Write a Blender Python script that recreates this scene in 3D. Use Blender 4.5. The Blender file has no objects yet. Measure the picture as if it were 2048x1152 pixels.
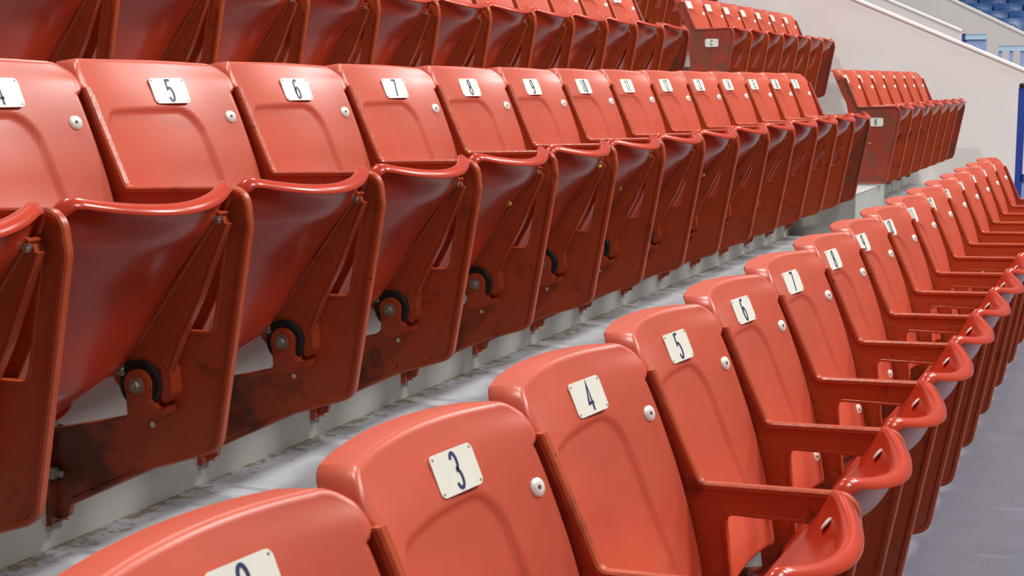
import bpy, bmesh, math, random
from mathutils import Vector, Matrix
random.seed(4)
U = 0.48            # metres per seat pitch
ZF = 2.764          # eye height above the front tread, in seat pitches

# ---------------------------------------------------------------- camera
sc = bpy.context.scene
cd = bpy.data.cameras.new('camera'); cam = bpy.data.objects.new('camera', cd); sc.collection.objects.link(cam)
right = Vector((0.38984206, -0.92088173, 0.0)); up = Vector((0.12623993, 0.05344186, 0.99055916)); fwd = Vector((0.91218783, 0.38616163, -0.13708593))
m = Matrix.Identity(4)
for i in range(3):
    m[i][0] = right[i]; m[i][1] = up[i]; m[i][2] = -fwd[i]
m[2][3] = ZF * U
cam.matrix_world = m
cd.sensor_width = 36.0; cd.lens = 3005.0 / 2048 * 36.0
cd.clip_start = 0.05; cd.clip_end = 200
cd.dof.use_dof = True; cd.dof.focus_distance = 8.3 * U; cd.dof.aperture_fstop = 18
sc.camera = cam
sc.view_settings.view_transform = 'Standard'; sc.view_settings.look = 'None'
sc.view_settings.gamma = 1; sc.view_settings.use_curve_mapping = False
sc.view_settings.exposure = -0.46

# ---------------------------------------------------------------- light: pale arena air and banks of roof lamps
w = bpy.data.worlds.new('arena'); sc.world = w; w.use_nodes = True
w.node_tree.nodes['Background'].inputs[0].default_value = (0.96, 0.97, 1.0, 1)
w.node_tree.nodes['Background'].inputs[1].default_value = 0.22

def lamp(name, loc, aim, size, power, col=(1, .97, .94)):
    ld = bpy.data.lights.new(name, 'AREA'); ld.shape = 'RECTANGLE'; ld.size = size[0]; ld.size_y = size[1]
    ld.energy = power; ld.color = col
    o = bpy.data.objects.new(name, ld); sc.collection.objects.link(o)
    o.location = loc
    o.rotation_euler = (Vector(aim) - Vector(loc)).to_track_quat('-Z', 'Y').to_euler()
    return o
lamp('roof_lamp', (6.0, -5.0, 9.0), (5, 1, 1), (1.4, 1.4), 850)
lamp('roof_lamp', (12.0, -5.0, 9.0), (7, 1, 1), (1.4, 1.4), 900)
lamp('roof_lamp', (1.0, -5.5, 9.0), (3, 1, 1), (1.4, 1.4), 520)
lamp('roof_lamp', (2.5, 3.2, 9.5), (3, 1, 0), (.5, .5), 620)
lamp('roof_lamp', (9.0, 3.6, 9.5), (6, 1, 0), (.5, .5), 620)
lamp('roof_lamp', (18.0, -2.0, 10.0), (20, 3, 1), (2.5, 2.5), 800)

# ---------------------------------------------------------------- materials
def srgb(r, g, b):
    f = lambda c: (c / 255 / 12.92) if c / 255 <= .04045 else ((c / 255 + .055) / 1.055) ** 2.4
    return (f(r), f(g), f(b), 1)

def mat(name, col, rough=.5, metal=0., spec=.5, var=0., vscale=3., flecks=None, fscale=40., fth=.66, bump=0., bscale=80., coat=0., streak=None):
    """procedural paint: base colour with broad mottling, plus optional dark or pale flecks"""
    M = bpy.data.materials.new(name); M.use_nodes = True; nt = M.node_tree; N = nt.nodes; Lk = nt.links
    b = N['Principled BSDF']; b.inputs['Roughness'].default_value = rough; b.inputs['Metallic'].default_value = metal
    b.inputs['Specular IOR Level'].default_value = spec; b.inputs['Coat Weight'].default_value = coat; b.inputs['Coat Roughness'].default_value = .15
    geo = N.new('ShaderNodeNewGeometry')
    cur = None
    rgb = N.new('ShaderNodeRGB'); rgb.outputs[0].default_value = col; cur = rgb.outputs[0]
    if var:
        n = N.new('ShaderNodeTexNoise'); n.inputs['Scale'].default_value = vscale; n.inputs['Detail'].default_value = 5; n.inputs['Roughness'].default_value = .65
        Lk.new(geo.outputs['Position'], n.inputs['Vector'])
        mr = N.new('ShaderNodeMapRange'); mr.inputs['From Min'].default_value = .3; mr.inputs['From Max'].default_value = .7
        mr.inputs['To Min'].default_value = 1 - var; mr.inputs['To Max'].default_value = 1 + var
        Lk.new(n.outputs['Fac'], mr.inputs['Value'])
        mx = N.new('ShaderNodeVectorMath'); mx.operation = 'SCALE'
        Lk.new(cur, mx.inputs[0]); Lk.new(mr.outputs[0], mx.inputs['Scale']); cur = mx.outputs[0]
    for fl, fs, th in ([] if flecks is None else flecks if isinstance(flecks, list) else [(flecks, fscale, fth)]):
        n = N.new('ShaderNodeTexNoise'); n.inputs['Scale'].default_value = fs; n.inputs['Detail'].default_value = 4; n.inputs['Roughness'].default_value = .6
        Lk.new(geo.outputs['Position'], n.inputs['Vector'])
        r = N.new('ShaderNodeMapRange'); r.inputs['From Min'].default_value = th; r.inputs['From Max'].default_value = th + .05
        Lk.new(n.outputs['Fac'], r.inputs['Value'])
        mm = N.new('ShaderNodeMix'); mm.data_type = 'RGBA'
        Lk.new(r.outputs[0], mm.inputs[0]); Lk.new(cur, mm.inputs[6]); mm.inputs[7].default_value = fl; cur = mm.outputs[2]
    if streak:
        mp = N.new('ShaderNodeMapping'); mp.inputs['Scale'].default_value = (14, 14, 1.2)
        Lk.new(geo.outputs['Position'], mp.inputs['Vector'])
        n = N.new('ShaderNodeTexNoise'); n.inputs['Scale'].default_value = 2.2; n.inputs['Detail'].default_value = 5
        Lk.new(mp.outputs[0], n.inputs['Vector'])
        r = N.new('ShaderNodeMapRange'); r.inputs['From Min'].default_value = .5; r.inputs['From Max'].default_value = .78; r.inputs['To Max'].default_value = .75
        Lk.new(n.outputs['Fac'], r.inputs['Value'])
        mm = N.new('ShaderNodeMix'); mm.data_type = 'RGBA'
        Lk.new(r.outputs[0], mm.inputs[0]); Lk.new(cur, mm.inputs[6]); mm.inputs[7].default_value = streak; cur = mm.outputs[2]
    Lk.new(cur, b.inputs['Base Color'])
    if bump:
        n = N.new('ShaderNodeTexNoise'); n.inputs['Scale'].default_value = bscale; n.inputs['Detail'].default_value = 3
        Lk.new(geo.outputs['Position'], n.inputs['Vector'])
        bp = N.new('ShaderNodeBump'); bp.inputs['Strength'].default_value = bump; bp.inputs['Distance'].default_value = .004
        Lk.new(n.outputs['Fac'], bp.inputs['Height']); Lk.new(bp.outputs[0], b.inputs['Normal'])
    return M

M = {}
M['back'] = mat('red_moulded_plastic', srgb(194, 84, 61), .35, var=.07, vscale=6, flecks=[(srgb(120, 42, 34), 9, .745), (srgb(228, 150, 130), 23, .77)], bump=.02, bscale=160)
M['seat'] = mat('glossy_red_plastic', srgb(184, 58, 34), .22, spec=.34, var=.06, vscale=6, coat=.08)
M['frame'] = mat('red_iron_paint', srgb(176, 74, 40), .32, var=.08, vscale=8, flecks=[(srgb(58, 24, 18), 46, .685), (srgb(116, 50, 32), 10, .72), (srgb(206, 120, 90), 75, .74)], bump=.22, bscale=60)
def foot_grime(m_):
    nt = m_.node_tree; N = nt.nodes; Lk = nt.links; b = N['Principled BSDF']
    src = b.inputs['Base Color'].links[0].from_socket; geo = [n for n in N if n.type == 'NEW_GEOMETRY'][0]
    tc = N.new('ShaderNodeTexCoord'); d = N.new('ShaderNodeVectorMath'); d.operation = 'DISTANCE'
    Lk.new(tc.outputs['Object'], d.inputs[0]); d.inputs[1].default_value = (0, .30 * U, -1.06 * U)
    r = N.new('ShaderNodeMapRange'); r.inputs['From Min'].default_value = .05; r.inputs['From Max'].default_value = .20; r.inputs['To Min'].default_value = .30; r.inputs['To Max'].default_value = 0
    Lk.new(d.outputs['Value'], r.inputs['Value'])
    n = N.new('ShaderNodeTexNoise'); n.inputs['Scale'].default_value = 18; n.inputs['Detail'].default_value = 6; Lk.new(geo.outputs['Position'], n.inputs['Vector'])
    a = N.new('ShaderNodeMath'); a.operation = 'ADD'; Lk.new(r.outputs[0], a.inputs[0]); Lk.new(n.outputs['Fac'], a.inputs[1])
    q = N.new('ShaderNodeMapRange'); q.inputs['From Min'].default_value = .60; q.inputs['From Max'].default_value = .85; q.inputs['To Max'].default_value = .85; Lk.new(a.outputs[0], q.inputs['Value'])
    mm = N.new('ShaderNodeMix'); mm.data_type = 'RGBA'; Lk.new(q.outputs[0], mm.inputs[0]); Lk.new(src, mm.inputs[6]); mm.inputs[7].default_value = srgb(74, 44, 30)
    Lk.new(mm.outputs[2], b.inputs['Base Color'])
foot_grime(M['frame'])
M['panel'] = mat('worn_red_panel_paint', srgb(152, 54, 36), .5, var=.14, vscale=4, flecks=[(srgb(126, 62, 42), 6, .50), (srgb(104, 66, 46), 13, .62), (srgb(180, 150, 110), 30, .76)], bump=.2, bscale=40)
M['steel'] = mat('zinc_steel', srgb(232, 230, 222), .34, metal=.12, var=.1, vscale=60)
M['dull'] = mat('dull_bolt_steel', srgb(150, 145, 132), .5, metal=.5, var=.2, vscale=60)
M['socket'] = mat('bolt_socket_shadow', srgb(70, 66, 64), .6)
M['rubber'] = mat('black_rubber', srgb(24, 24, 24), .55)
M['plate'] = mat('white_number_plate', srgb(228, 229, 216), .4, var=.03, vscale=20)
M['ink'] = mat('navy_ink', srgb(34, 40, 92), .5)
M['inkdark'] = mat('black_ink', srgb(44, 42, 44), .5)
M['tread'] = mat('grey_painted_concrete_tread', srgb(150, 152, 157), .6, var=.07, vscale=4, flecks=[(srgb(128, 124, 116), 16, .70), (srgb(96, 84, 76), 70, .745)], bump=.15, bscale=120)
M['treadA'] = mat('blue_grey_painted_concrete_tread', srgb(120, 120, 133), .5, var=.09, vscale=5, flecks=[(srgb(150, 152, 162), 60, .70), (srgb(98, 98, 108), 40, .70)], bump=.3, bscale=90)
M['riser'] = mat('pale_painted_riser', srgb(170, 173, 169), .6, var=.07, vscale=5, flecks=[(srgb(150, 144, 128), 12, .68)], streak=srgb(176, 174, 164), bump=.15)
M['wall'] = mat('white_rendered_wall', srgb(228, 222, 219), .75, var=.035, vscale=1.5, flecks=[(srgb(176, 166, 160), 7, .745)], bump=.25, bscale=14)
M['coping'] = mat('white_wall_coping', srgb(246, 240, 236), .6)
M['bluepost'] = mat('blue_enamel', srgb(44, 70, 156), .4, var=.05)
M['blue_pale'] = mat('pale_blue_enamel', srgb(150, 168, 216), .45, var=.04)
M['blueseat'] = mat('blue_seat_plastic', srgb(50, 96, 160), .35, var=.08)
M['blueframe'] = mat('dark_blue_paint', srgb(18, 38, 66), .5, var=.1)
M['gum'] = mat('dried_gum', srgb(206, 170, 70), .7)
M['dust'] = mat('floor_grime', srgb(120, 108, 92), .9)
M['dark'] = mat('dark_concrete', srgb(70, 72, 76), .9)

# ---------------------------------------------------------------- mesh helpers (lengths in seat pitches)
C = sc.collection
def link(name, me, parent=None, loc=(0, 0, 0)):
    o = bpy.data.objects.new(name, me); C.objects.link(o); o.location = [c * U for c in loc]
    if parent: o.parent = parent
    return o
def finish(bm, name, m, smooth=True, angle=35):
    for v in bm.verts: v.co *= U
    bmesh.ops.recalc_face_normals(bm, faces=bm.faces)
    me = bpy.data.meshes.new(name); bm.to_mesh(me); bm.free()
    for k in (m if isinstance(m, (list, tuple)) else [m]): me.materials.append(k)
    if smooth:
        me.shade_smooth()
        try: me.set_sharp_from_angle(angle=math.radians(angle))
        except Exception: pass
    return me
def P(x, a, z): return Vector((x, -a, z))     # x along the row, a towards the front of the seat, z up

def fillet(pts, n=6, closed=True):
    """pts: (a, z, r) -> rounded list of 2-d points"""
    out = []; L = len(pts)
    for i, p in enumerate(pts):
        r = p[2] if len(p) > 2 else 0
        if r == 0 or (not closed and i in (0, L - 1)): out.append(Vector((p[0], p[1]))); continue
        a = Vector(pts[i - 1][:2]); b = Vector(p[:2]); c = Vector(pts[(i + 1) % L][:2])
        u = (a - b); v = (c - b); lu = u.length; lv = v.length; u.normalize(); v.normalize()
        ang = u.angle(v); t = min(r / math.tan(ang / 2), lu * .48, lv * .48); rr = t * math.tan(ang / 2)
        ce = b + (u + v).normalized() * (rr / math.sin(ang / 2))
        p0 = b + u * t; p1 = b + v * t
        a0 = math.atan2(p0.y - ce.y, p0.x - ce.x); a1 = math.atan2(p1.y - ce.y, p1.x - ce.x)
        d = (a1 - a0 + math.pi) % (2 * math.pi) - math.pi
        for k in range(n + 1):
            q = a0 + d * k / n; out.append(Vector((ce.x + rr * math.cos(q), ce.y + rr * math.sin(q))))
    return out

def plate_with_holes(bm, outer, holes, x0, x1):
    es = []
    for loop in [outer] + holes:
        vs = [bm.verts.new(P(x0, p[0], p[1])) for p in loop]
        es += [bm.edges.new((vs[i], vs[(i + 1) % len(vs)])) for i in range(len(vs))]
    r = bmesh.ops.triangle_fill(bm, edges=es, use_beauty=True, use_dissolve=False)
    fs = [g for g in r['geom'] if isinstance(g, bmesh.types.BMFace)]
    e = bmesh.ops.extrude_face_region(bm, geom=fs)
    for v in [g for g in e['geom'] if isinstance(g, bmesh.types.BMVert)]: v.co.x += x1 - x0

def sweep(bm, path, w, t, closed=False, off=0., xc=0., bev=.3):
    """rounded rectangular strip, w across the row (x), t in the plane of the frame, along a 2-d path"""
    h = w / 2; k = t / 2; c = min(h, k) * bev
    sec = [(-h + c, -k), (h - c, -k), (h, -k + c), (h, k - c), (h - c, k), (-h + c, k), (-h, k - c), (-h, -k + c)]
    n = len(path); rings = []
    for i, p in enumerate(path):
        a = path[i - 1] if (i > 0 or closed) else p; b = path[(i + 1) % n] if (i < n - 1 or closed) else p
        d0 = (p - a) if (p - a).length > 1e-9 else (b - p); d1 = (b - p) if (b - p).length > 1e-9 else (p - a)
        d0 = d0.normalized(); d1 = d1.normalized(); d = (d0 + d1).normalized(); nrm = Vector((-d.y, d.x))
        s = 1 / max(.5, abs(d.dot(d1)))
        rings.append([bm.verts.new(P(xc + sx, p.x + nrm.x * (sy + off) * s, p.y + nrm.y * (sy + off) * s)) for sx, sy in sec])
    for i in range(n if closed else n - 1):
        A = rings[i]; B = rings[(i + 1) % n]
        for j in range(8): bm.faces.new((A[j], A[(j + 1) % 8], B[(j + 1) % 8], B[j]))
    if not closed: bm.faces.new(rings[0]); bm.faces.new(rings[-1][::-1])

def box(bm, x0, x1, a0, a1, z0, z1, bev=0.):
    r = bmesh.ops.create_cube(bm, size=1); vs = r['verts']
    for v in vs: v.co = P(x0 + (v.co.x + .5) * (x1 - x0), a0 + (v.co.y + .5) * (a1 - a0), z0 + (v.co.z + .5) * (z1 - z0))
    if bev:
        es = list({e for v in vs for e in v.link_edges}); bmesh.ops.bevel(bm, geom=es, offset=bev, segments=2, affect='EDGES')

def lathe(bm, prof, origin, axis, n=20):
    """prof: (distance along axis, radius)"""
    ax = Vector(axis).normalized(); q = Vector((0, 0, 1)).rotation_difference(ax); o = Vector(origin)
    rings = []
    for h, r in prof:
        if r <= 1e-6: rings.append([bm.verts.new(o + ax * h)])
        else: rings.append([bm.verts.new(o + q @ Vector((r * math.cos(2 * math.pi * k / n), r * math.sin(2 * math.pi * k / n), h))) for k in range(n)])
    for A, B in zip(rings, rings[1:]):
        for k in range(n):
            k2 = (k + 1) % n
            if len(A) == 1 and len(B) == 1: continue
            if len(A) == 1: bm.faces.new((A[0], B[k], B[k2]))
            elif len(B) == 1: bm.faces.new((A[k], A[k2], B[0]))
            else: bm.faces.new((A[k], A[k2], B[k2], B[k]))
    if len(rings[0]) > 1: bm.faces.new(rings[0][::-1])
    if len(rings[-1]) > 1: bm.faces.new(rings[-1])

def interp(tab, x):
    if x <= tab[0][0]: return tab[0][1]
    for (x0, y0), (x1, y1) in zip(tab, tab[1:]):
        if x <= x1:
            t = (x - x0) / (x1 - x0); return y0 + (y1 - y0) * t
    return tab[-1][1]
def smooth_tab(tab, x):
    x = max(tab[0][0], min(tab[-1][0] - 1e-9, x))
    for i in range(len(tab) - 1):
        if x <= tab[i + 1][0]: break
    (x0, y0), (x1, y1) = tab[i], tab[i + 1]; h = x1 - x0; t = (x - x0) / h
    d = lambda k: (tab[min(k + 1, len(tab) - 1)][1] - tab[max(k - 1, 0)][1]) / (tab[min(k + 1, len(tab) - 1)][0] - tab[max(k - 1, 0)][0])
    return (2 * t ** 3 - 3 * t * t + 1) * y0 + (t ** 3 - 2 * t * t + t) * h * d(i) + (3 * t * t - 2 * t ** 3) * y1 + (t ** 3 - t * t) * h * d(i + 1)
def sm(t): t = max(0., min(1., t)); return t * t * (3 - 2 * t)

# ---------------------------------------------------------------- the cast side frame
FR_OUT = fillet([(-.17, .37, 0), (0, 0, .035), (.518, .016, .07), (.535, -.12, .1), (.378, -.965, .085), (.085, -1.06, .1), (-.32, -1.25, .03),
                 (-.33, -1.30, .02), (-.40, -1.32, .02), (-.412, -1.2, .02), (-.412, -.965, .02), (-.36, -.945, .05), (-.0, -.862, .06), (-.005, -.6, .1),
                 (-.05, -.2, .1), (-.12, .0, .1), (-.25, .36, .01)])
WIN = fillet([(.078, -.088, .035), (.452, -.088, .03), (.372, -.53, .04), (.125, -.53, .04)])
FRONT_PATH = fillet([(-.17, .37, 0), (0, 0, .035), (.518, .016, .07), (.535, -.12, .1), (.378, -.965, .085), (.085, -1.06, .1), (-.30, -1.24, .03)], closed=False)
REAR_PATH = fillet([(-.40, -.955, 0), (-.36, -.945, .05), (-.0, -.862, .06), (-.002, -.72, .1)], closed=False)

def frame_mesh(panel=False, name='side_frame', solid=False):
    bm = bmesh.new()
    if solid:
        plate_with_holes(bm, FR_OUT, [], -.016, .016)
        sweep(bm, FRONT_PATH, .046, .026, off=-.010, bev=.5)
        return finish(bm, name, M['panel'])
    if panel:
        pan = fillet([(-.17, .37, 0), (0, 0, .035), (.518, .016, .07), (.535, -.12, .1), (.378, -.965, .03), (-.03, -.965, .03), (-.06, -.6, .1), (-.10, -.2, .1), (-.14, .0, .1), (-.25, .36, .01)])
        plate_with_holes(bm, pan, [], -.018, .018)
        sweep(bm, fillet([(-.17, .37, 0), (0, 0, .035), (.518, .016, .07), (.535, -.12, .1), (.378, -.965, .03), (-.03, -.965, 0)], closed=False), .06, .022, off=-.008)
    else:
        plate_with_holes(bm, FR_OUT, [WIN], -.013, .013)
        sweep(bm, FRONT_PATH, .040, .028, off=-.010, bev=.5)
        sweep(bm, REAR_PATH, .04, .02, off=-.008)
        sweep(bm, WIN, .032, .012, closed=True, off=-.004)
        # hinge boss and the raised stop cast beside it
        lathe(bm, [(0, .10), (.02, .095), (.03, .08)], P(-.012, .086, -.74), (-1, 0, 0), 24)
        st = fillet([(.17, -.61, .02), (.215, -.66, .03), (.222, -.75, .03), (.19, -.80, .02), (.165, -.76, .02), (.175, -.68, .02)])
        plate_with_holes(bm, st, [], -.075, .0)
    return finish(bm, name, M['panel'] if panel else M['frame'])

def foot_mesh():
    bm = bmesh.new()
    box(bm, -.045, .045, -.41, -.39, -1.33, -.955, .006)
    return finish(bm, 'foot_bracket', M['frame'])
def hexbolt_mesh(r=.022, l=.03, name='bolt', m='dull'):
    bm = bmesh.new()
    lathe(bm, [(0, r * 1.5), (.005, r * 1.5)], (0, 0, 0), (0, 0, 1), 16)
    lathe(bm, [(.005, r), (l * .6, r), (l * .75, r * .85)], (0, 0, 0), (0, 0, 1), 6)
    lathe(bm, [(l * .7, r * .5), (l * 1.15, r * .5), (l * 1.2, r * .3)], (0, 0, 0), (0, 0, 1), 10)
    return finish(bm, name, M[m])
def dome_mesh():
    bm = bmesh.new(); r = .0265
    lathe(bm, [(0, r), (.004, r), (.007, r * .86), (.0095, r * .6), (.0105, r * .32), (.0105, r * .25)], (0, 0, 0), (0, 0, 1), 20)
    n0 = len(bm.faces)
    lathe(bm, [(.0103, r * .27), (.0112, r * .24)], (0, 0, 0), (0, 0, 1), 6)
    bm.faces.ensure_lookup_table()
    for f in bm.faces[n0:]: f.material_index = 1
    return finish(bm, 'dome_bolt', [M['steel'], M['socket']])

# ---------------------------------------------------------------- moulded shells
EDGE = [(-.47, .052), (-.207, .008), (.017, -.050), (.20, -.116), (.34, -.176), (.47, -.245)]
def back_a(x, z):
    u = (x - .5) / .47
    dep = .082 * sm((z + .5) / .55)
    a = smooth_tab(EDGE, z) - dep * (1 - min(1, abs(u)) ** 2.0)
    # sunk panel with a soft arched edge
    px = max((x - .70) - .0 * z, .13 - x, 0); 
    ax0, ax1, top, rad = .08, .73, .275, .11
    xx = x - .10 * max(0, (.2 - z)) * (1 if x > .4 else 0)
    dx = max(ax0 + rad - xx, xx - (ax1 - rad), 0); dz = max(z - (top - rad), 0)
    d = math.hypot(dx, dz) - rad
    a -= .012 * (1 - sm((d + .009) / .018)) * sm((z + .42) / .4)
    return a
def back_lim(z):
    lo, hi = .055, .952
    if z > .345:
        t = sm((z - .345) / .02); lo = lo + (.012 - lo) * t; hi = hi + (.985 - hi) * t
    top = .462; r = .092
    if z > top - r:
        d = .085 * (1 - math.sqrt(max(0, 1 - ((z - (top - r)) / r) ** 2))); lo += d * .8; hi -= d
    bz = -.462; r = .03
    if z < bz + r:
        d = r - math.sqrt(max(0, r * r - (z - (bz + r)) ** 2)); lo += d; hi -= d
    return lo, hi
def shell(bm, G, outdir, back, r, depth, th, wall=.02):
    """closed shell: front grid G[j][i], edge rolled outwards then back by depth, thin wall, back skin"""
    nj = len(G); ni = len(G[0])
    F = [[bm.verts.new(v) for v in row] for row in G]
    for j in range(nj - 1):
        for i in range(ni - 1): bm.faces.new((F[j][i], F[j][i + 1], F[j + 1][i + 1], F[j + 1][i]))
    idx = [(0, i) for i in range(ni)] + [(j, ni - 1) for j in range(1, nj)] + [(nj - 1, i) for i in range(ni - 2, -1, -1)] + [(j, 0) for j in range(nj - 2, 0, -1)]
    ring = [F[j][i] for j, i in idx]; n = len(ring)
    co = [v.co.copy() for v in ring]; od = [outdir(j, i) for j, i in idx]
    def mk(f): return [bm.verts.new(f(k)) for k in range(n)]
    rings = [ring]
    for q in (30, 60, 90):
        s, c = math.sin(math.radians(q)), 1 - math.cos(math.radians(q))
        rings.append(mk(lambda k: co[k] + od[k] * r * s + back(k, idx[k]) * r * c))
    dp = lambda k: depth(*idx[k]) if callable(depth) else depth
    rings.append(mk(lambda k: co[k] + od[k] * r + back(k, idx[k]) * max(dp(k) - wall * .4, r)))
    rings.append(mk(lambda k: co[k] + od[k] * (r - wall * .5) + back(k, idx[k]) * (max(dp(k), r) + .0005)))
    rings.append(mk(lambda k: co[k] + od[k] * (r - wall) + back(k, idx[k]) * max(dp(k) - wall * .4, r)))
    rings.append(mk(lambda k: co[k] + od[k] * (r - wall) + back(k, idx[k]) * th))
    for A, B in zip(rings, rings[1:]):
        for k in range(n):
            k2 = (k + 1) % n; bm.faces.new((A[k], A[k2], B[k2], B[k]))
    B = [[bm.verts.new(G[j][i] + back(0, (j, i)) * th) for i in range(ni)] for j in range(nj)]
    for j in range(nj - 1):
        for i in range(ni - 1): bm.faces.new((B[j][i], B[j + 1][i], B[j + 1][i + 1], B[j][i + 1]))
    rb = [B[j][i] for j, i in idx]; A = rings[-1]
    for k in range(n):
        k2 = (k + 1) % n; bm.faces.new((A[k], A[k2], rb[k2], rb[k]))

def backrest_mesh(nx=70, name='backrest', m=None):
    bm = bmesh.new()
    zs = [-.462, -.455, -.445, -.432]
    nz = nx + 8
    zs += [-.432 + (.335 + .432) * k / nz for k in range(1, nz)] + [.335, .343, .35, .357, .364, .372, .385, .398, .41, .42, .43, .44, .448, .454, .459, .462]
    G = []
    for z in zs:
        lo, hi = back_lim(z)
        row = []
        for i in range(nx + 1):
            t = i / nx; t = t + .06 * math.sin(2 * math.pi * t) * -1 * .6
            x = lo + (hi - lo) * t
            zz = z + .0 
            if z < -.2: zz = z + .05 * (1 - ((x - .5) / .45) ** 2) * sm((-.2 - z) / .25)
            if z > .38: zz = z - .018 * max(0, (x - .5) / .5) ** 2 * sm((z - .38) / .08)
            row.append(P(x, back_a(x, z), zz))
        G.append(row)
    nj = len(zs)
    def od(j, i):
        # in-plane outward direction from neighbouring boundary points
        jm, jp = max(j - 1, 0), min(j + 1, nj - 1)
        d = Vector((0, 0, 0))
        if i == 0: t = G[jp][0] - G[jm][0]; d += Vector((-t.z, 0, t.x)).normalized()
        if i == nx: t = G[jp][nx] - G[jm][nx]; d += Vector((t.z, 0, -t.x)).normalized()
        if j == 0: d += Vector((0, 0, -1))
        if j == nj - 1: d += Vector((0, -(-.25), 1)).normalized()
        return d.normalized()
    bk = Vector((0, 1, -.12)).normalized()
    def dep(j, i):
        z = zs[j]
        return .030 + .085 * sm((z + .3) / .55) if i in (0, nx) or j == nj - 1 else .03
    shell(bm, G, od, lambda k, ji: bk, .020, dep, .022, .016)
    return finish(bm, name, m or M['back'], angle=50)

# folded seat pan: s runs from the front lip (up) to the rear edge, x across
SD = Vector((-.55, -.745)).normalized(); SN = Vector((-SD.y, SD.x)); SN = SN if SN.x < 0 else -SN   # SN points to the sitting side (back and up)
SL = .93
def seat_pt(s, u):
    o = Vector((.462, .030))
    bulge = (1 - abs(u) ** 2.2)
    # plan view: the lip bows forward in the middle; the pan is dished across
    fwd_ = .098 * (1 - u * u) * math.exp(-s * 3.0)
    dish = .010 * bulge + .034 * bulge * sm(s / .16) + .062 * bulge * sm((s - .35) / .5)
    lipup = .014 * math.exp(-((s) / .07) ** 2)
    q = o + SD * (s * SL) - SN * dish + Vector((1, 0)) * fwd_ + SN * lipup
    q = q + SN * (.04 * sm((s - .80) / .20))
    return q + Vector((0, -.042 * (1 - u * u) * math.exp(-s * 5)))
def seat_mesh(nx=36, ns=44, name='seat_pan', m=None):
    bm = bmesh.new()
    G = []
    for j in range(ns + 1):
        s = j / ns
        s = s ** 1.15
        row = []
        for i in range(nx + 1):
            t = i / nx; u = 2 * t - 1
            half = .452
            # rounded rear corners, slightly rounded front ones
            if s > .74: half -= .19 * ((s - .74) / .26) ** 2.2
            if s < .06: half -= .035 * ((.06 - s) / .06) ** 2
            x = .5 + half * u
            q = seat_pt(s, u)
            row.append(P(x, q.x, q.y))
        G.append(row)
    def od(j, i):
        d = Vector((0, 0, 0))
        if i == 0: d += Vector((-1, 0, 0))
        if i == nx: d += Vector((1, 0, 0))
        if j == 0: v = -SD; d += P(0, v.x, v.y)
        if j == ns: d += P(0, SD.x, SD.y)
        return d.normalized()
    bk = P(0, -SN.x, -SN.y).normalized()
    def dep(j, i):
        s = (j / ns) ** 1.15
        return (.062 if j == 0 else .046 + .016 * math.exp(-s * 12))
    shell(bm, G, od, lambda k, ji: bk, .022, dep, .034, .018)
    return finish(bm, name, m or M['seat'], angle=60)

# hinge arm: cast fin from the underside of the pan down to the pivot
HUB = (.086, -.725)
def arm_mesh():
    bm = bmesh.new()
    ol = fillet([(.452, -.060, .02), (.470, -.125, .03), (.345, -.40, .1), (.262, -.55, .1), (.195, -.70, .08), (.16, -.80, .02), (.086, -.815, .08), (.0, -.76, .05), (-.045, -.715, .03), (-.035, -.69, .02), (.02, -.655, .03)])
    plate_with_holes(bm, ol, [], -.014, .010)
    sweep(bm, fillet([(.475, -.11, 0), (.345, -.40, .1), (.262, -.55, .1), (.205, -.68, 0)], closed=False), .034, .011, off=.0)
    sweep(bm, fillet([(.462, -.07, 0), (.10, -.553, .03), (-.04, -.70, 0)], closed=False), .055, .014, off=.0, xc=-.012)
    return finish(bm, 'hinge_arm', M['frame'])
def ring_mesh():
    bm = bmesh.new(); R = .094
    lathe(bm, [(0, R), (.02, R), (.046, R), (.052, R - .008), (.052, .03)], P(0, *HUB), (-1, 0, 0), 32)
    return finish(bm, 'rubber_ring', M['rubber'])
def cap_mesh():
    bm = bmesh.new(); r = .060
    pts = []
    for k in range(0, 19):
        q = math.radians(12 + 196 * k / 18); pts.append((HUB[0] + r * math.cos(q), HUB[1] + r * math.sin(q)))
    ol = pts + [(HUB[0] - .05, HUB[1] - .115), (HUB[0] - .02, HUB[1] - .148), (HUB[0] + .05, HUB[1] - .135), (HUB[0] + .115, HUB[1] - .10), (HUB[0] + .125, HUB[1] - .07), (HUB[0] + .085, HUB[1] - .085), (HUB[0] + .055, HUB[1] - .05)]
    plate_with_holes(bm, ol, [], -.075, .0)
    bmesh.ops.recalc_face_normals(bm, faces=bm.faces)
    es = [e for e in bm.edges if len(e.link_faces) == 2 and e.calc_face_angle(0) > .9 and min(v.co.x for v in e.verts) < -.06]
    bmesh.ops.bevel(bm, geom=es, offset=.006, segments=2, affect='EDGES')
    return finish(bm, 'hinge_cap', M['frame'])

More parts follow.
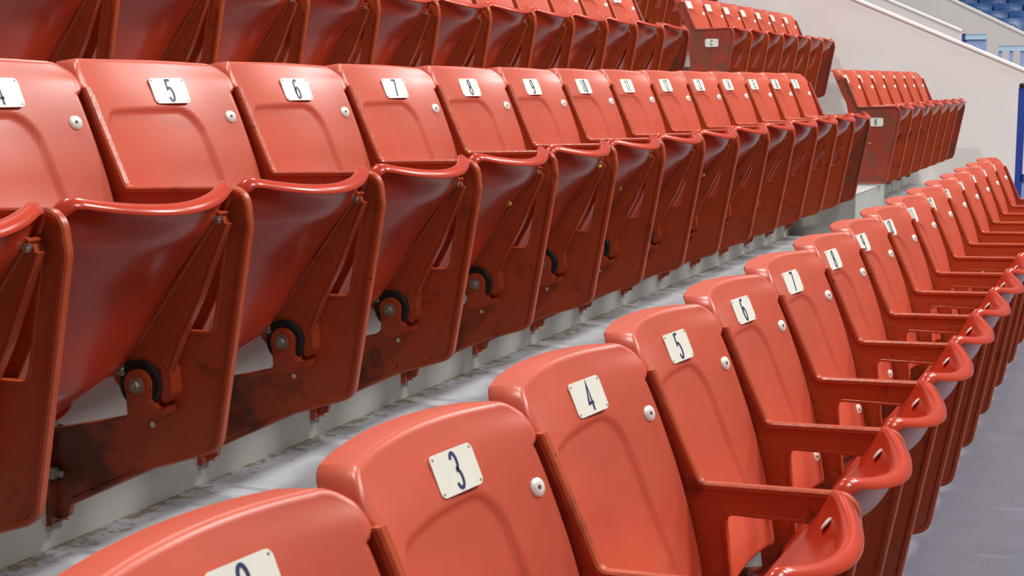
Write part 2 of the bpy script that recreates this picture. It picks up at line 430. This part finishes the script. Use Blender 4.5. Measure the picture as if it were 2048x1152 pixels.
# ---------------------------------------------------------------- number plates and stroke lettering
def arc(cx, cy, rx, ry, a0, a1, n=12): return [(cx + rx * math.cos(math.radians(a0 + (a1 - a0) * k / n)), cy + ry * math.sin(math.radians(a0 + (a1 - a0) * k / n))) for k in range(n + 1)]
GL = {
 '0': [arc(.5, .72, .42, .28, 0, 180) + arc(.5, .28, .42, .28, 180, 360) + [(.92, .72)]],
 '1': [[(.25, .80), (.58, 1.0), (.58, 0)]],
 '2': [arc(.5, .74, .42, .26, 170, -20) + [(.08, 0), (.94, 0)]],
 '3': [arc(.46, .75, .40, .25, 160, -80) + arc(.46, .26, .46, .26, 80, -160)],
 '4': [[(.72, 0), (.72, 1.0), (.06, .27), (.98, .27)]],
 '5': [[(.88, 1.0), (.18, 1.0), (.12, .56)] + arc(.46, .32, .46, .32, 125, -155)],
 '6': [[(.80, .92)] + arc(.52, .72, .42, .28, 60, 180) + arc(.50, .30, .42, .30, 180, 540)],
 '7': [[(.06, 1.0), (.94, 1.0), (.36, 0)]],
 '8': [arc(.5, .755, .36, .245, 270, -90, 20), arc(.5, .26, .44, .26, 90, 450, 20)],
 '9': [arc(.5, .70, .42, .30, 0, 360, 20) + arc(.48, .28, .44, .28, 0, -140)],
 'A': [[(.02, 0), (.5, 1), (.98, 0)], [(.2, .34), (.8, .34)]],
 'B': [[(.1, 0), (.1, 1)], [(.1, 1)] + arc(.45, .77, .40, .23, 90, -90) + [(.1, .54)], [(.1, .54)] + arc(.45, .27, .47, .27, 90, -90) + [(.1, 0)]],
 'D': [[(.1, 0), (.1, 1)], [(.1, 1)] + arc(.4, .5, .5, .5, 90, -90) + [(.1, 0)]],
 'C': [arc(.52, .72, .42, .28, 20, 180) + arc(.52, .28, .42, .28, 180, 340)],
}
def stroke_mesh(text, h, asp, sw, name, m):
    bm = bmesh.new(); wch = h * asp; gap = h * .16
    tot = len(text) * wch + (len(text) - 1) * gap
    for c, ch in enumerate(text):
        x0 = -tot / 2 + c * (wch + gap)
        for st in GL[ch]:
            pts = [Vector((x0 + p[0] * wch, (p[1] - .5) * h)) for p in st]
            pts = [p for i, p in enumerate(pts) if i == 0 or (p - pts[i - 1]).length > 1e-5]
            L = []; R = []
            for i, p in enumerate(pts):
                d0 = (p - pts[i - 1]).normalized() if i else (pts[1] - p).normalized()
                d1 = (pts[i + 1] - p).normalized() if i < len(pts) - 1 else d0
                d = d0 + d1; d = d.normalized() if d.length > .3 else d1
                n = Vector((-d.y, d.x)); s = sw / 2 / max(.6, abs(d.dot(d1)))
                L.append(p + n * s); R.append(p - n * s)
            for lv in range(1):
                rows = [[bm.verts.new((q.x, q.y, zz)) for q in (L + R[::-1])] for zz in (0, .0012)]
            n = len(pts); A, B = rows
            for i in range(n - 1):
                for W in (A, B): bm.faces.new((W[i], W[i + 1], W[2 * n - 2 - i], W[2 * n - 1 - i]))
            for i in range(2 * n):
                k = (i + 1) % (2 * n)
                try: bm.faces.new((A[i], A[k], B[k], B[i]))
                except ValueError: pass
    return finish(bm, name, m, smooth=False)
def plate_mesh(w, h, pins=True):
    bm = bmesh.new()
    pts = fillet([(-w / 2, -h / 2, .020), (w / 2, -h / 2, .020), (w / 2, h / 2, .020), (-w / 2, h / 2, .020)])
    a = [bm.verts.new((p.x, p.y, 0)) for p in pts]; b = [bm.verts.new((p.x, p.y, .005)) for p in pts]
    bm.faces.new(a[::-1]); bm.faces.new(b); n = len(a)
    for i in range(n): bm.faces.new((a[i], a[(i + 1) % n], b[(i + 1) % n], b[i]))
    if pins:
        n0 = len(bm.faces)
        for sx in (-1, 1):
            for sy in (-1, 1): lathe(bm, [(.004, .0042), (.0065, .0035), (.007, .001)], (sx * (w / 2 - .013), sy * (h / 2 - .011), 0), (0, 0, 1), 8)
        bm.faces.ensure_lookup_table()
        for f in bm.faces[n0:]: f.material_index = 1
    return finish(bm, 'number_plate', [M['plate'], M['dull']], smooth=False)

ME = {'frame': frame_mesh(), 'endpanel': frame_mesh(True, 'end_panel'), 'solid': frame_mesh(name='row_end_frame', solid=True), 'back': backrest_mesh(), 'seat': seat_mesh(), 'arm': arm_mesh(), 'ring': ring_mesh(), 'cap': cap_mesh(),
      'dome': dome_mesh(), 'hex': hexbolt_mesh(.017, .03, 'seat_bolt'), 'pivot': hexbolt_mesh(.021, .028, 'pivot_bolt'), 'foot': foot_mesh(), 'fbolt': hexbolt_mesh(.026, .07, 'foot_bolt'),
      'plate': plate_mesh(.205, .112), 'letter': plate_mesh(.185, .108)}
bm = bmesh.new(); bmesh.ops.create_icosphere(bm, subdivisions=2, radius=.013)
for v in bm.verts: v.co.x *= 1.3; v.co.z *= .8; v.co += Vector((random.uniform(-1, 1), random.uniform(-1, 1), random.uniform(-1, 1))) * .0018
ME['gum'] = finish(bm, 'dried_gum', M['gum'])
bm = bmesh.new(); lathe(bm, [(0, .0115), (.003, .0115)], (0, 0, 0), (-1, 0, 0), 14); ME['dot'] = finish(bm, 'frame_hole', M['plate'])
NUM = {n: stroke_mesh(str(n), .092, .36 if n < 10 else .27, .0098, 'numeral', M['ink']) for n in range(1, 18)}
LET = {c: stroke_mesh(c, .07, .42, .0085, 'letter', M['inkdark']) for c in 'BCD'}

def empty(name, loc, label, cat, group=None):
    o = bpy.data.objects.new(name, None); C.objects.link(o); o.empty_display_size = .1
    o.location = [c * U for c in loc]; o['label'] = label; o['category'] = cat
    if group: o['group'] = group
    return o
def orient(o, zdir, ydir=(0, 0, 1)):
    z = Vector(zdir).normalized(); x = Vector(ydir).cross(z).normalized(); y = z.cross(x)
    mm = Matrix((x, y, z)).transposed(); o.rotation_euler = mm.to_euler()

def seat(x0, wd, Y, Z, label, group, number=None, detail=True, letter=None, hub=True, blank=False, gum=None, px=.57):
    """one folded seat with the iron frame on its left; x0 = frame position, wd = distance to the next frame"""
    r = empty('stadium_seat', (x0, Y, Z), label, 'seat', group)
    r.scale = (wd, 1, 1)
    if letter:
        fr = link('end_panel', ME['endpanel'], r); fr['label'] = 'solid end panel painted red, browned low down'
        lp = link('row_letter_plate', ME['letter'], fr, P(-.02, .228, -.188)); orient(lp, (-1, 0, 0)); lp.rotation_euler.rotate_axis('Z', 0)
        lp['label'] = 'white plate lettered ' + letter
        lt = link('letter', LET[letter], lp, (0, 0, .0052))
        if letter == 'B': link('dried_gum', ME['gum'], fr, P(-.022, .16, -.46)); pass
    else:
        fr = link('side_frame', ME['frame'], r)
        if detail:
            link('frame_hole', ME['dot'], fr, P(-.0135, .086, -.892))
    if detail and not letter:
        ft = link('foot_bracket', ME['foot'], fr)
        fb = link('foot_bolt', ME['fbolt'], ft, P(-.045, -.405, -1.12)); orient(fb, (0, -1, 0), (0, 0, 1))
    b = link('backrest', ME['back'], r)
    # bolts through the backrest
    for (x, z) in ((.902, .241), (.86, -.33)):
        o = link('dome_bolt', ME['dome'], b, P(x, back_a(x, z) + .001, z)); orient(o, (-.42, -1, .35 if z > 0 else .1))
    if number or blank:
        x, z = px, .352
        nrm = Vector((-.12, -1, .44))
        o = link('number_plate', ME['plate'], b, P(x, back_a(x, z) + .009, z)); orient(o, nrm)
        if number: link('numeral', NUM[number], o, (0, 0, .0052))
    s = link('seat_pan', ME['seat'], r)
    for x in (.85, .15):
        q = seat_pt(.085, (x - .5) / .45); o = link('dome_bolt', ME['dome'], s, P(x, q.x, q.y)); orient(o, P(0, SN.x, SN.y), (0, 0, 1))
    if gum:
        gx, gs = gum; q = Vector((.462, .030)) + SD * (gs * SL) - SN * (.052 + .036 + .05 * gs)
        link('dried_gum', ME['gum'], s, P(gx, q.x, q.y))['label'] = 'yellowed blob of gum'
    if hub:
        for sx in ((1, -1) if detail else (1,)):
            hx = .942 if sx > 0 else .058
            a = link('hinge_arm', ME['arm'], s, (hx, 0, 0)); a.scale = (sx, 1, 1)
            for (aa, z2) in ((.437, -.085), (-.005, -.672)):
                o = link('seat_bolt', ME['hex'], a, P(-.02 if detail else -.02, aa, z2)); orient(o, P(-.55, -SN.x * .9, -SN.y * .9))
        if detail or hub:
            rg = link('rubber_ring', ME['ring'], r, (.962, 0, 0))
            cp = link('hinge_cap', ME['cap'], r, (.968, 0, 0))
            o = link('pivot_bolt', ME['pivot'], cp, P(-.075, HUB[0], HUB[1])); orient(o, (-1, 0, 0))
    return r

# ---------------------------------------------------------------- rows: x of frame 0, distance back, arm-corner height
ROW = {'A': (-.218, 1.323, ZF - 1.331), 'B': (-.412, 3.499, ZF - .397), 'C': (-.184, 5.734, ZF + .617), 'D': (-.16, 7.94, ZF + 1.62)}
JIT = {'A': [.023, .029, .041, .02, -.028, -.039, -.081, -.107, -.05, -.055, -.052, -.024, -.011, .009, .019, .039, .056, .07, .073],
       'B': [.003, .004, .006, .009, .015, .01, .03, .03, .051, .049, .023, -.005, -.026, -.008, -.017, -.002, -.006, -.042, -.071],
       'C': [0, 0, 0, 0, 0, .001, .001, .001, .002, .004, .006, .01, .016, .028, .024, .007, -.018, -.028, -.031], 'D': [0] * 19}
FLOOR = {'A': 0., 'B': .934, 'C': 1.951, 'D': 2.95}
RY = {'A': 1.735, 'B': 3.912, 'C': 6.148, 'D': 8.354}
WORDS = ['', 'one', 'two', 'three', 'four', 'five', 'six', 'seven', 'eight', 'nine', 'ten', 'eleven', 'twelve', 'thirteen', 'fourteen', 'fifteen', 'sixteen', 'seventeen']
GUM = {('B', 7): (.70, .30), ('B', 9): (.62, .36), ('B', 8): (.86, .12), ('B', 11): (.72, .40), ('C', 10): (.5, .25)}
rowname = {'A': 'front', 'B': 'middle', 'C': 'third', 'D': 'topmost visible'}
def frx(r, k): return ROW[r][0] + k + JIT[r][k]
for r, k0 in (('A', 2), ('B', 3), ('C', 6)):
    for k in range(k0, 18):
        x = frx(r, k); wdt = frx(r, k + 1) - x
        lb = {'A': 'red folding stadium seat with white plate reading %s, front row', 'B': 'red folding stadium seat with a white plate reading %s, long middle row',
              'C': 'folded red seat numbered %s of the third row, behind the middle row', 'D': 'folded red seat numbered %s of the topmost row, cut by the upper picture edge'}[r] % WORDS[k]
        seat(x, wdt, ROW[r][1], ROW[r][2], lb, 'red seats of the %s row' % rowname[r], number=k, gum=GUM.get((r, k)), px={'A': .58 if k < 7 else .54 if k < 9 else .46, 'B': .61 if k < 8 else .575}.get(r, .56), detail=r in 'AB' or r == 'C', hub=True)
    # the bare frame that closes the row at the aisle
    e = link('row_end_frame', ME['solid'], None, (frx(r, 18), ROW[r][1], ROW[r][2]))
    e['label'] = ('red iron end frame closing the %s row beside the blue gate post' if r == 'A' else 'solid red iron end frame closing the %s row at the aisle') % rowname[r]; e['category'] = 'seat frame'
    link('foot_bracket', ME['foot'], e)
# second section, past the aisle
ordn = ['first', 'second', 'third', 'fourth', 'fifth', 'sixth', 'seventh']
for r, x0, Y, Z, fc in (('B', 19.44, 3.445, ZF - .339, None), ('C', 20.087, 5.781, ZF + .688, None), ('D', 20.3, 7.98, ZF + 1.69, None)):
    for k in range(7):
        lb = 'red folding seat of far block %s, %s from the aisle' % (r, ordn[k])
        seat(x0 + k, 1.0, Y, Z, lb, 'red seats of the far block, row ' + r, detail=False, letter=r if k == 0 else None, blank=True, px=.42 if r == 'B' else .5)
    e = link('row_end_frame', ME['solid'], None, (x0 + 7, Y, Z))
    e['label'] = 'red iron frame closing far row %s beside the white wall' % r; e['category'] = 'seat frame'

# ---------------------------------------------------------------- concrete stand
def struct(name, bm, m, **kw):
    o = link(name, finish(bm, name, m, smooth=False)); o['kind'] = 'structure'; return o
XW = 27.5
bm = bmesh.new(); box(bm, -14, XW, -RY['A'], 1.4, -.3, 0); struct('floor', bm, M['treadA'])
bm = bmesh.new(); box(bm, -14, XW, 1.4, 30.0, -1.3, -1.0); struct('floor', bm, M['dark'])  # unseen dark slab, added to cut pale reflections and bounce on the seat undersides
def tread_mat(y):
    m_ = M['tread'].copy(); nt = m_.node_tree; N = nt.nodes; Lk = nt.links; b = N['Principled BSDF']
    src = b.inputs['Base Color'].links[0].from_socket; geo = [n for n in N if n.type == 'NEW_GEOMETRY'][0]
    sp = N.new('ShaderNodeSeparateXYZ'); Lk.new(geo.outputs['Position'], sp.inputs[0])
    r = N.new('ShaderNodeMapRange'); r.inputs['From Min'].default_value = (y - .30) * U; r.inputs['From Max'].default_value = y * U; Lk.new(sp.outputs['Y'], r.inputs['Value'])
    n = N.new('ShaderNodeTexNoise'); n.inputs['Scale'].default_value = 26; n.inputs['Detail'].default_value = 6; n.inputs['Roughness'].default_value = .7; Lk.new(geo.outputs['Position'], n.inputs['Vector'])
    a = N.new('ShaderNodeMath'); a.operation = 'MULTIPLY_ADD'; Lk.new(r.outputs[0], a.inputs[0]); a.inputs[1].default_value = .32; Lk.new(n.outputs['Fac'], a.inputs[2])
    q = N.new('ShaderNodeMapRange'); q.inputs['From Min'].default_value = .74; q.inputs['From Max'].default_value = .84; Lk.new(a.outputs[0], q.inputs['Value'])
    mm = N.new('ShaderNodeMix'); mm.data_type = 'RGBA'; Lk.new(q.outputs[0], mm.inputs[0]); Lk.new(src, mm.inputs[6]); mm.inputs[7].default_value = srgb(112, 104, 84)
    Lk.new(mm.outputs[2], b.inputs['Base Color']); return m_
def tier(r, nxt, top):
    bm = bmesh.new(); y0 = RY[r]
    box(bm, -14, XW, -nxt, -y0, -.3, top)       # a = -y : from the riser face back to the next riser
    bm.faces.ensure_lookup_table()
    bmesh.ops.recalc_face_normals(bm, faces=bm.faces)
    bm.normal_update()
    for f in bm.faces:
        if abs(f.normal.z) < .5: f.material_index = 1
    o = link('floor', finish(bm, 'floor', [tread_mat(nxt), M['riser']], smooth=False)); o['kind'] = 'structure'
tier('A', RY['B'], FLOOR['B'])
tier('B', RY['C'], FLOOR['C'])
tier('C', RY['D'], FLOOR['D'])
tier('D', RY['D'] + 6, FLOOR['D'] + 1)
# half-height steps in the aisle
def step(name, x0, x1, r, rise, below):
    bm = bmesh.new(); box(bm, x0, x1, -RY[r], -RY[r] + .75, below, below + rise, .008)
    struct(name, bm, M['riser'])
step('trim_1', 17.8, 19.9, 'B', .50, FLOOR['B'])
step('trim_2', 18.1, 20.0, 'C', .50, FLOOR['C'])
# ---------------------------------------------------------------- white side wall, its top sloping with the stand
def wall(name, X, th, prof, mw, cope=.06):
    """prof = (distance back, z) polyline of the top edge, front to back"""
    bm = bmesh.new()
    base = [(-p[0], p[1]) for p in prof]
    ol = [(base[0][0], -.3)] + base + [(base[-1][0], -.3)]
    plate_with_holes(bm, [Vector(p) for p in ol], [], X, X + th)
    o = struct(name, bm, mw)
    bm = bmesh.new(); sweep(bm, [Vector(p) for p in base], th + .05, cope, off=0, xc=X + th / 2, bev=.45)
    return o, bm
def zt(b, p0=(4.95, 1.41), p1=(2.07, .17)): return ZF + p0[1] + (b - p0[0]) * (p0[1] - p1[1]) / (p0[0] - p1[0])
o, bm = wall('wall_right', XW, .35, [(.6, zt(.6)), (12, zt(12))], M['wall'])
struct('trim_3', bm, M['coping'])
# wall across the gangway and the one beyond it
X2 = 33.0
def at(px, py, X):
    v = fwd * 3005.0 + right * (px - 1024) - up * (py - 576); v = v * (X / v.x); return v.y, v.z + ZF
a0 = at(1923, 62, X2); a1 = at(1777, 0, X2)
sl = (a1[1] - a0[1]) / (a1[0] - a0[0])
o, bm = wall('wall_far', X2, .35, [(a0[0], a0[1]), (a0[0] + 8, a0[1] + 8 * sl)], M['wall'])
struct('trim_4', bm, M['coping'])
X3 = 46.0
b0 = at(2048, 68, X3); b1 = at(1905, 0, X3); sl3 = (b1[1] - b0[1]) / (b1[0] - b0[0])
o, bm = wall('wall_back', X3, .4, [(b0[0] - 5, b0[1] - 5 * sl3), (b0[0] + 14, b0[1] + 14 * sl3)], M['wall'], .1)
struct('trim_5', bm, M['coping'])
bm = bmesh.new(); box(bm, XW + .35, X3, -10, 4, -.4, -.1); struct('floor', bm, M['treadA'])

# blue post at the front of the gangway
def tagd(o, label, cat, group=None):
    o['label'] = label; o['category'] = cat
    if group: o['group'] = group
g = empty('guard_gate', (20.0, 1.53, 0), 'blue metal gate post and pale blue panel at the right edge beside the white wall', 'gate')
bm = bmesh.new(); box(bm, -.03, .03, -.02, .05, 0, 2.66, .008); gp = link('post', finish(bm, 'post', M['bluepost']), g)
bm = bmesh.new(); lathe(bm, [(0, .03), (.02, .04), (.05, .04), (.07, .02)], (0, -.015, 2.66), (0, 0, 1), 12); link('post_cap', finish(bm, 'post_cap', M['rubber']), gp)
bm = bmesh.new(); box(bm, -.02, .02, .05, .9, .25, 1.5, .006); link('panel', finish(bm, 'panel', M['blue_pale']), g)
bm = bmesh.new(); box(bm, -.03, .03, .05, .9, 1.5, 1.58, .006); link('rail', finish(bm, 'rail', M['bluepost']), g)

# pale blue barrier and railing over the gangway, with red chairs behind
XB = 31.0
p0 = at(1925, 68, XB); p1 = at(1973, 76, XB)
g = empty('barrier_panel', (XB, p0[0], 0), 'pale blue barrier panel with a dark blue edge behind the sloping white wall', 'barrier')
wd = p0[0] - p1[0]
bm = bmesh.new(); box(bm, -.03, .03, 0, .07, 0, p0[1], .008); link('post', finish(bm, 'post', M['bluepost']), g)
bm = bmesh.new(); box(bm, -.015, .015, .07, wd, .3, p0[1] - .1, .004); link('panel', finish(bm, 'panel', M['blue_pale']), g)
bm = bmesh.new(); box(bm, -.04, .04, .07, wd, p0[1] - .1, p0[1] - .01, .01); link('top_rail', finish(bm, 'top_rail', mat('sky_blue_enamel', srgb(176, 206, 226), .4)), g)
q0 = at(1998, 92, XB); q1 = at(2048, 98, XB)
g = empty('guard_railing', (XB, q0[0], 0), 'pale blue upright railing at the upper right edge, red chairs behind it', 'railing')
wd = q0[0] - q1[0] + 1.2
rail_m = bpy.data.materials['sky_blue_enamel']
bm = bmesh.new(); box(bm, -.04, .04, 0, wd, q0[1] - .09, q0[1], .01); link('top_rail', finish(bm, 'top_rail', rail_m), g)
bm = bmesh.new(); box(bm, -.04, .04, 0, wd, .2, .28, .01); link('bottom_rail', finish(bm, 'bottom_rail', rail_m), g)
for k in range(9):
    bm = bmesh.new(); a = .0 + k * .205; box(bm, -.025, .025, a, a + .055, .28, q0[1] - .09, .006); link('baluster', finish(bm, 'baluster', M['blue_pale']), g)

def small_seat(name, x, b, z, mb, mf, label, group, rot=0., sc_=1.):
    r = empty(name, (x, b, z), label, 'seat', group); r.rotation_euler = (0, 0, rot); r.scale = (sc_,) * 3
    for nm, me in (('backrest', mb), ('seat_pan', mb2(mb)), ('side_frame', mf)): link(nm, me, r)
    return r
_c = {}
def recol(key, m, suffix):
    k = (key, suffix)
    if k not in _c:
        me = ME[key].copy(); me.materials.clear(); me.materials.append(m); _c[k] = me
    return _c[k]
def far_seat(x, b, z, label, group, rot, blue):
    r = empty('stadium_seat', (x, b, z), label, 'seat', group); r.rotation_euler = (0, 0, rot)
    link('backrest', recol('back', M['blueseat'], 'b') if blue else ME['back'], r)
    link('seat_pan', recol('seat', M['blueseat'], 'b') if blue else ME['seat'], r)
    link('side_frame', recol('frame', M['blueframe'], 'b') if blue else ME['frame'], r)
# red chairs showing in the gap
for i, (px, py, x) in enumerate(((1980, 84, 32.3), (2004, 104, 33.6), (2026, 110, 34.9))):
    y, z = at(px, py, x)
    far_seat(x, y + .25, z - .44, ['red chair top showing between the blue barrier panel and the railing', 'red chair behind the left balusters of the blue railing', 'red chair behind the railing at the right edge'][i], 'red chairs beyond the gangway', 0.0, False)
    bm = bmesh.new(); box(bm, x - .1, x + 1.15, -y - .9, -y + .7, z - 2.6, z - .44 - 1.32); struct('floor', bm, M['dark'])
for i, (px, py, x) in enumerate(((1868, 34, 34.6), (1786, -1, 34.6))):
    y, z = at(px, py, x)
    far_seat(x, y, z - .40, ['red chair top peeping over the far white wall', 'red chair top over the far white wall at the upper picture edge'][i], 'red chairs beyond the gangway', 0.0, False)
    bm = bmesh.new(); box(bm, x - .5, x + 1.6, -y - .8, -y + .8, z - 2.6, z - .40 - 1.33); struct('floor', bm, M['dark'])
# blue seats of the stand behind the last wall
nth = ['first', 'second', 'third', 'fourth', 'fifth', 'sixth', 'seventh', 'eighth', 'ninth']
ROT = -1.15
for j in range(6):
    x = 49.5 + j * 2.0; y0, z0 = at(1990, 60 - j * 16, x)
    for i in range(7):
        t = i - 3 + (j % 2) * .5
        far_seat(x + math.cos(ROT) * t * 1.03, y0 + math.sin(ROT) * t * 1.03, z0 - .1, 'blurred blue seat, %s from left in the %s row above the far wall' % (nth[i], nth[j]), 'blue seats of the stand beyond the white walls', ROT, True)
    bm = bmesh.new()
    box(bm, 48.4 + j * 2.0, 50.4 + j * 2.0, -y0 - 9, -y0 + 9, z0 - 4, z0 - 1.5); struct('floor', bm, M['dark'])
